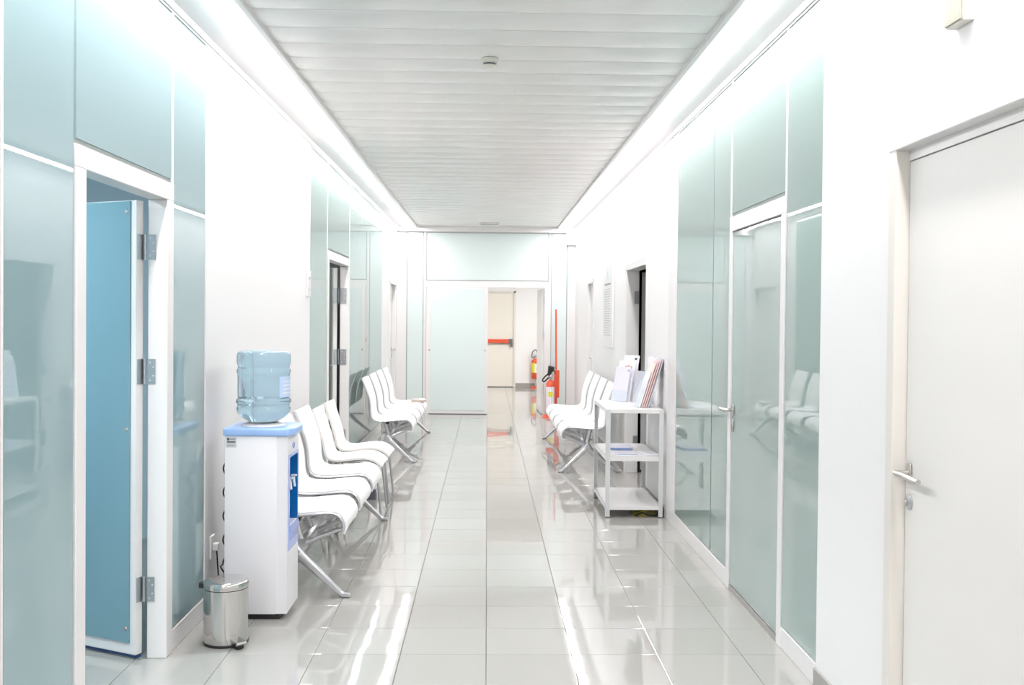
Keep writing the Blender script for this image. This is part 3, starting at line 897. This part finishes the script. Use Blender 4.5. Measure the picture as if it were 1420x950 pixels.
# power cable and wall socket behind the cooler
pth = []
for k in range(60):
    q = k / 59
    pth.append((-1.369 - 0.014 * math.sin(q * 34) - (0.02 * q if q > 0.8 else 0), 5.42 + 0.012 * math.cos(q * 34), 0.80 - 0.68 * q))
pth += [(-1.385, 5.42, 0.10), (-1.415, 5.45, 0.20), (-1.43, 5.47, 0.335)]
tag(obj('power_cable', tube(pth, 0.0045, 6), 'black', smooth=True), 'coiled black power cable hanging beside the water cooler', 'cable')
S = thing('wall_socket', 'white wall socket with plug low behind the water cooler', 'socket', (XL, 5.47, 0.34))
obj('face_plate', box(XL, XL + 0.010, 5.43, 5.51, 0.28, 0.40, 0.003, 2), 'frame', S)
obj('plug', box(XL + 0.010, XL + 0.040, 5.45, 5.49, 0.32, 0.36, 0.006, 2), 'frame', S)

# ------------------------------------------------------------------ pedal bin
PB = thing('pedal_bin', 'small round stainless steel pedal bin in front of the cooler', 'bin', (-1.243, 4.935, 0))
bx, by = -1.243, 4.935
M['bin'] = mat('polished_stainless', (0.66, 0.65, 0.63), 0.13, 1.0)
obj('body', lathe([(0.104, 0.012), (0.105, 0.02), (0.105, 0.266)], (bx, by, 0), 40), 'bin', PB, smooth=True)
obj('base_ring', lathe([(0.104, 0.0), (0.107, 0.003), (0.107, 0.012), (0.104, 0.014)], (bx, by, 0), 40), 'black', PB, smooth=True)
obj('lid_gap', lathe([(0.1035, 0.266), (0.1035, 0.270)], (bx, by, 0), 40), 'black', PB, smooth=True)
obj('lid', lathe([(0.107, 0.270), (0.1075, 0.292), (0.104, 0.300), (0.096, 0.304), (0.06, 0.308), (0.0, 0.309)], (bx, by, 0), 40, cap=False), 'bin', PB, smooth=True)
obj('hinge_knob', box(bx - 0.128, bx - 0.102, by - 0.018, by + 0.018, 0.262, 0.290, 0.005, 2), 'black', PB)
pd = Matrix.Translation((bx + 0.062, by - 0.078, 0)) @ Matrix.Rotation(math.radians(-48), 4, 'Z')
obj('pedal', xf(prism([(0.0, 0.030), (0.062, 0.024), (0.066, 0.030), (0.062, 0.038), (0.0, 0.044)], -0.025, 0.025, 1), pd), 'bin', PB)
obj('pedal_foot', xf(box(0.0, 0.052, -0.02, 0.02, 0.002, 0.022, 0.004, 1), pd), 'black', PB)

# small dark box on the floor under the chairs
t = thing('floor_box', 'small dark grey box on the floor under the single chairs', 'box', (-0.978, 8.80, 0))
obj('case', box(-1.014, -0.942, 8.77, 8.85, 0.0, 0.085, 0.006, 2), 'dark_grey', t)
obj('flange', box(-1.02, -0.936, 8.764, 8.856, 0.0, 0.008, 0.002, 1), 'dark_grey', t)

# ------------------------------------------------------------------ shelf unit
sx0, sx1, sy0, sy1 = 0.945, 1.398, 8.03, 8.93
SH = thing('shelf_unit', 'white three-tier metal shelf unit against the right wall', 'shelf unit', (1.17, 8.48, 0))
for z0, z1 in ((0.826, 0.856), (0.448, 0.478), (0.062, 0.090)):
    p = obj('shelf', box(sx0 + 0.004, sx1 - 0.004, sy0 + 0.004, sy1 - 0.004, z1 - 0.008, z1, 0.001, 1), 'frame', SH)
    for g in (box(sx0 + 0.003, sx1 - 0.003, sy0 + 0.002, sy0 + 0.008, z0, z1), box(sx0 + 0.003, sx1 - 0.003, sy1 - 0.008, sy1 - 0.002, z0, z1),
              box(sx0 + 0.002, sx0 + 0.008, sy0 + 0.008, sy1 - 0.008, z0, z1), box(sx1 - 0.008, sx1 - 0.002, sy0 + 0.008, sy1 - 0.008, z0, z1)):
        obj('shelf_edge', g, 'frame', p)
for x, s in ((sx0, 1), (sx1, -1)):
    for y, q in ((sy0, 1), (sy1, -1)):
        a = [(x, y), (x + s * 0.034, y), (x + s * 0.034, y + q * 0.003), (x + s * 0.003, y + q * 0.003), (x + s * 0.003, y + q * 0.034), (x, y + q * 0.034)]
        lg = obj('upright', prism(a, 0.006, 0.852, 2), 'alu_white', SH) if 'alu_white' in M else None
        if lg is None:
            M['alu_white'] = mat('pale_grey_metal', (0.66, 0.69, 0.70), 0.3, 0.3)
            lg = obj('upright', prism(a, 0.006, 0.852, 2), 'alu_white', SH)
        obj('foot', box(min(x, x + s * 0.036), max(x, x + s * 0.036), min(y, y + q * 0.036), max(y, y + q * 0.036), 0, 0.008), 'dark_grey', lg)

# leaflets and holders on the top shelf
ZSH = 0.857
def card(name, p0, p1, tilt, h, th, material, label, group, z0=ZSH + 0.003, cat='leaflet', lines=()):
    """an upright card: bottom edge p0-p1, leaning back by tilt (away from the reader)"""
    a, b = Vector((p0[0], p0[1], z0)), Vector((p1[0], p1[1], z0))
    u = (b - a).normalized()
    back = Vector((-u.y, u.x, 0))
    up = Vector((0, 0, math.cos(tilt))) + back * math.sin(tilt)
    n = u.cross(up).normalized()
    wdt = (b - a).length
    m = Matrix((( u.x, up.x, n.x, a.x), (u.y, up.y, n.y, a.y), (u.z, up.z, n.z, a.z), (0, 0, 0, 1)))
    o = obj(name, xf(box(0, wdt, 0, h, -th, 0), m), material)
    ORG[o.name] = Vector((0, 0, 0))
    if label:
        tag(o, label, cat, group)
    for x0, x1, y0, y1, mm in lines:
        obj('print_mark', xf(box(x0 * wdt, x1 * wdt, y0 * h, y1 * h, 0.0, 0.0012), m), mm, o)
    return o
G = 'leaflets on the shelf unit'
# far holder, facing the camera
card('leaflet', (1.083, 8.860), (1.190, 8.735), 0.22, 0.300, 0.006, 'lav_paper', 'plain lavender leaflet at the front of the far display', G,
     lines=[(0.05, 0.97, 0.30, 0.315, 'pale_ink'), (0.86, 0.94, 0.86, 0.93, 'ink')])
card('leaflet', (1.108, 8.885), (1.225, 8.750), 0.22, 0.352, 0.006, 'paper', 'white leaflet with orange emblem behind the lavender one', G,
     lines=[(0.55, 0.68, 0.80, 0.90, 'orange_ink'), (0.40, 0.50, 0.82, 0.88, 'ink'), (0.74, 0.84, 0.81, 0.87, 'ink')])
card('leaflet', (1.145, 8.905), (1.255, 8.775), 0.22, 0.400, 0.006, 'paper', 'tallest white leaflet at the back of the far display', G,
     lines=[(0.72, 0.88, 0.90, 0.95, 'dark_ink')])
card('leaflet', (1.245, 8.745), (1.295, 8.635), 0.20, 0.270, 0.020, 'grey_paper', 'stack of grey leaflets beside the far display', G)
h1 = thing('leaflet_holder', 'clear acrylic leaflet holder at the far end of the shelf', 'leaflet holder', (1.15, 8.8, ZSH), 'clear leaflet holders on the shelf unit')
def hcard(p0, p1, tilt, h, th, parent, name, z0=ZSH + 0.002):
    o = card(name, p0, p1, tilt, h, th, 'acrylic', None, None, z0)
    off = ORG[parent.name]
    o.data.transform(Matrix.Translation(-off))
    o.parent = parent
hcard((1.120, 8.915), (1.270, 8.760), 0.22, 0.17, 0.003, h1, 'back_plate')
hcard((1.075, 8.850), (1.195, 8.722), 0.22, 0.09, 0.002, h1, 'front_plate')
# near holder, facing the corridor (bottom edge runs along y so the cards lean to the wall)
cols = [('paper', 'white leaflet at the front of the near holder', 0.30), ('peach_paper', 'peach leaflet in the near holder', 0.375), ('pink_paper', 'pink leaflet bundle in the near holder', 0.385),
        ('pink_paper', 'second pink leaflet bundle nearer the wall', 0.40), ('grey_paper', 'grey leaflet at the back of the near holder', 0.41)]
for k, (mm, lb_, hh) in enumerate(cols):
    x = 1.222 + 0.017 * k
    card('leaflet', (x, 8.38), (x, 8.17), -0.0 + 0.30, hh, 0.010, mm, lb_, G)
h2 = thing('leaflet_holder', 'clear acrylic leaflet holder at the near end of the shelf', 'leaflet holder', (1.25, 8.27, ZSH), 'clear leaflet holders on the shelf unit')
hcard((1.198, 8.39), (1.198, 8.16), 0.30, 0.22, 0.003, h2, 'front_plate')
hcard((1.312, 8.39), (1.312, 8.16), 0.16, 0.40, 0.003, h2, 'back_plate')
obj('base_plate', box(1.18, 1.325, 8.155, 8.395, ZSH, ZSH + 0.003), 'acrylic', h2)
tr = card('price_card', (1.340, 8.45), (1.380, 8.45), 0.05, 0.40, 0.002, 'paper', 'slim white card standing against the wall behind the near holder', None, cat='card')

def mag(name, x0, x1, y0, y1, z, th, rz, m, label, group, marks=(), cat='magazine'):
    c = Vector(((x0 + x1) / 2, (y0 + y1) / 2, z))
    o = obj(name, box(x0 - c.x, x1 - c.x, y0 - c.y, y1 - c.y, 0, th, min(0.002, th * 0.3), 1), m, local=True)
    o.location = c
    o.rotation_euler = (0, 0, rz)
    ORG[o.name] = Vector((0, 0, 0))
    tag(o, label, cat, group)
    for a0, a1, b0, b1, mm in marks:
        obj('print_mark', box(x0 - c.x + (x1 - x0) * a0, x0 - c.x + (x1 - x0) * a1, y0 - c.y + (y1 - y0) * b0, y0 - c.y + (y1 - y0) * b1, th, th + 0.0012), mm, o, local=True)
    return o
ZM = 0.4785
mag('magazine', 1.02, 1.23, 8.10, 8.38, ZM, 0.005, 0.12, 'paper', 'white printed magazine lying at the front of the middle shelf', 'papers on the middle shelf', [(0.1, 0.9, 0.15, 0.24, 'blue_paper'), (0.1, 0.6, 0.45, 0.50, 'pale_ink'), (0.15, 0.85, 0.6, 0.8, 'lav_paper')])
mag('magazine', 1.02, 1.22, 8.46, 8.74, ZM, 0.018, -0.08, 'blue_paper', 'blue-edged magazine pile lying mid shelf behind the white one', 'papers on the middle shelf', [(0.0, 1.0, 0.0, 1.0, 'lav_paper')])
mag('magazine', 1.25, 1.37, 8.12, 8.34, ZM, 0.012, 0.2, 'paper', 'small white booklet near the wall on the middle shelf', 'papers on the middle shelf')
mag('paper_sheet', 0.98, 1.17, 8.14, 8.42, ZSH, 0.003, 0.05, 'paper', 'blank white sheet lying at the front of the top shelf', None, cat='paper')
# folded olive bag below the lowest shelf
bg = [(0.0, 0.0), (0.20, 0.0), (0.215, 0.02), (0.19, 0.045), (0.13, 0.052), (0.07, 0.042), (0.01, 0.022)]
t = thing('cloth_bag', 'folded olive yellow bag on the floor under the shelf unit', 'bag', (1.28, 8.2, 0))
obj('body', prism([(1.175 + a, b) for a, b in bg], 8.10, 8.32, 1), 'olive', t, smooth=True)
obj('strap', tube(smooth_path([(1.19, 8.09, 0.01), (1.24, 8.075, 0.03), (1.31, 8.07, 0.012), (1.36, 8.085, 0.012)], 4), 0.008, 6), 'black', t, smooth=True)
# newspaper on the last far left seat
mag('newspaper', -0.985, -0.80, 13.30, 13.62, 0.462, 0.022, 0.1, 'news', 'folded newspaper lying on the last seat of the far left bench', None, [(0.06, 0.5, 0.1, 0.5, 'pale_ink'), (0.55, 0.95, 0.1, 0.9, 'paper')], 'newspaper')

# ------------------------------------------------------------------ fire extinguishers
def extinguisher(name, x, y, z, r, h, label, horn):
    e = thing(name, label, 'fire extinguisher', (x, y, z), 'fire extinguishers')
    obj('cylinder', lathe([(r * 0.9, 0.0), (r, 0.012), (r, h * 0.86), (r * 0.86, h * 0.93), (r * 0.45, h * 0.985), (r * 0.3, h)], (x, y, z), 28), 'red', e, smooth=True)
    def wrap(nm, a0, a1, z0, z1, mm, k=1.012):
        vs, fs = [], []
        for q in range(11):
            a = math.radians(a0 + (a1 - a0) * q / 10)
            for rr in (r * 1.001, r * k):
                for zz in (z0, z1):
                    vs.append(Vector((x + rr * math.cos(a), y + rr * math.sin(a), z + zz)))
        for q in range(10):
            a, b = 4 * q, 4 * q + 4
            fs += [[a, b, b + 1, a + 1], [a + 2, a + 3, b + 3, b + 2], [a, a + 2, b + 2, b], [a + 1, b + 1, b + 3, a + 3]]
        fs += [[0, 1, 3, 2], [40, 42, 43, 41]]
        obj(nm, (vs, fs), mm, e, smooth=True)
    if horn:
        wrap('label_panel', -190, 10, h * 0.04, h * 0.80, 'paper')
        wrap('label_band', -120, -60, h * 0.52, h * 0.66, 'yellow', 1.03)
        obj('valve', lathe([(r * 0.32, 0), (r * 0.45, 0.03), (r * 0.7, 0.05), (r * 0.6, 0.09), (r * 0.3, 0.11)], (x, y, z + h), 14), 'alu', e, smooth=True)
        obj('handle', tube([(x - 0.02, y, z + h + 0.10), (x + 0.06, y - 0.02, z + h + 0.15), (x + 0.075, y - 0.02, z + h + 0.10)], 0.010, 8), 'black', e, smooth=True)
        obj('horn', tube([(x - 0.035, y - 0.05, z + h + 0.07), (x - 0.005, y - 0.06, z + h + 0.15), (x + 0.012, y - 0.06, z + h + 0.20), (x + 0.016, y - 0.06, z + h + 0.215)], [0.018, 0.042, 0.056, 0.045], 14), 'black', e, smooth=True)
        obj('hose', tube(smooth_path([(x - 0.03, y - 0.055, z + h + 0.10), (x - 0.09, y - 0.06, z + h + 0.05), (x - 0.125, y - 0.05, z + h - 0.005), (x - 0.10, y - 0.03, z + h - 0.03), (x - 0.03, y, z + h + 0.03)], 5), 0.012, 8), 'black', e, smooth=True)
    else:
        wrap('label_panel', -170, -10, h * 0.30, h * 0.74, 'paper')
        wrap('label_band', -170, -105, h * 0.30, h * 0.78, 'yellow', 1.03)
        wrap('label_frame', -80, -40, h * 0.35, h * 0.55, 'orange_ink', 1.03)
        obj('valve', lathe([(r * 0.3, 0), (r * 0.4, 0.03), (r * 0.4, 0.06), (r * 0.2, 0.07)], (x, y, z + h), 12), 'alu', e, smooth=True)
        obj('handle', tube(smooth_path([(x - 0.02, y, z + h + 0.05), (x + 0.05, y, z + h + 0.10), (x + 0.09, y, z + h + 0.08)], 3), 0.012, 8), 'alu', e, smooth=True)
        obj('hose', tube(smooth_path([(x - 0.01, y, z + h + 0.05), (x - 0.08, y - 0.02, z + h + 0.02), (x - 0.07, y - 0.02, z + h + 0.14), (x + 0.0, y - 0.02, z + h + 0.19), (x + 0.04, y, z + h + 0.10)], 5), 0.012, 8), 'dark_grey', e, smooth=True)
extinguisher('fire_extinguisher', 1.005, 16.12, 0.035, 0.066, 0.555, 'red extinguisher with white label and black horn by the end screen', True)
extinguisher('fire_extinguisher', 1.085, YX - 0.11, 0.205, 0.088, 0.45, 'red extinguisher with yellow label beside the exit door', False)
t = thing('extinguisher_stand', 'red floor stand with a tall pole behind the horn extinguisher', 'stand', (1.06, 16.15, 0), 'red extinguisher stands')
obj('base', lathe([(0.135, 0.0), (0.135, 0.012), (0.12, 0.028), (0.09, 0.033)], (1.01, 16.14, 0), 32), 'red', t, smooth=True)
obj('pole', tube([(1.105, 16.22, 0.02), (1.100, 16.22, 0.9), (1.090, 16.22, 1.70)], [0.015, 0.015, 0.013], 10), 'red', t, smooth=True)
obj('bracket', box(1.068, 1.152, 16.17, 16.215, 0.30, 0.74, 0.008, 2), 'red', t)
obj('back_rail', box(1.062, 1.10, 16.18, 16.212, 0.025, 0.56, 0.004, 1), 'red', t)
t = thing('extinguisher_stand', 'low red stand under the extinguisher beside the exit door', 'stand', (1.085, YX - 0.13, 0), 'red extinguisher stands')
obj('base', lathe([(0.12, 0.0), (0.12, 0.015), (0.10, 0.03), (0.03, 0.035)], (1.085, YX - 0.14, 0), 28), 'red', t, smooth=True)
obj('pole', tube([(1.085, YX - 0.11, 0.03), (1.085, YX - 0.11, 0.195)], 0.012, 8), 'alu', t, smooth=True)
obj('cradle', lathe([(0.03, 0.19), (0.06, 0.195), (0.06, 0.204)], (1.085, YX - 0.11, 0), 20), 'red', t, smooth=True)

# ------------------------------------------------------------------ wall and ceiling fittings
t = thing('notice_board', 'tall white printed notice panel on the right wall past the dark door', 'notice', (XR, 11.9, 1.25))
obj('panel', box(XR - 0.022, XR - 0.001, 11.45, 12.33, 1.235, 2.195, 0.003, 1), 'frame', t)
pz = 2.10
obj('print_mark', box(XR - 0.0235, XR - 0.021, 11.72, 11.92, 2.02, 2.15), 'pale_glass', t)
obj('print_mark', box(XR - 0.0235, XR - 0.021, 11.60, 12.2, 1.955, 1.975), 'ink', t)
for k in range(20):
    z = 1.90 - 0.028 * k
    obj('text_line', box(XR - 0.0235, XR - 0.021, 11.58 + 0.12 * random.random(), 12.24, z, z + 0.010), 'pale_ink', t)
t = thing('door_sign', 'small white sign plate on the left wall beside the far glass', 'sign', (XL, 8.32, 1.83))
obj('plate', box(XL, XL + 0.016, 8.265, 8.40, 1.725, 1.935, 0.003, 1), 'frame', t)
obj('insert', box(XL + 0.016, XL + 0.018, 8.28, 8.385, 1.82, 1.92), 'paper', t)
obj('print_mark', box(XL + 0.018, XL + 0.019, 8.30, 8.36, 1.865, 1.885), 'ink', t)
obj('print_mark', box(XL + 0.018, XL + 0.019, 8.30, 8.36, 1.775, 1.79), 'pale_ink', t)
t = thing('smoke_detector', 'round white smoke detector on the ceiling', 'smoke detector', (0, 5.72, ZC - 0.01))
zc = ZC - 0.010
M['detector'] = mat('ivory_plastic', (0.74, 0.72, 0.66), 0.45)
obj('base', lathe([(0.050, 0.0), (0.050, -0.020), (0.044, -0.026)], (0.0, 5.72, zc), 28), 'detector', t, smooth=True)
obj('sensor_ring', lathe([(0.036, -0.026), (0.036, -0.036)], (0.0, 5.72, zc), 24), 'dark_grey', t, smooth=True)
obj('cap', lathe([(0.040, -0.036), (0.036, -0.045), (0.02, -0.049), (0.0, -0.049)], (0.0, 5.72, zc), 24, cap=False), 'detector', t, smooth=True)
t = thing('ceiling_grille', 'narrow grey grille in the ceiling before the end screen', 'grille', (0.0, 15.7, ZC))
obj('frame', box(-0.13, 0.17, 15.62, 15.78, ZC - 0.036, ZC - 0.006, 0.003, 1), 'ceiling', t)
for k in range(4):
    obj('slot', box(-0.11, 0.15, 15.64 + 0.035 * k, 15.655 + 0.035 * k, ZC - 0.038, ZC - 0.0355), 'gasket', t)
t = thing('alarm_box', 'small beige box high on the right wall above the nearest door', 'alarm', (XR, 3.05, 2.46))
obj('case', box(XR - 0.034, XR, 2.985, 3.10, 2.462, 2.62, 0.004, 2), 'detector', t)
obj('front_cover', box(XR - 0.040, XR - 0.034, 2.99, 3.095, 2.466, 2.616, 0.002, 1), 'beige', t)
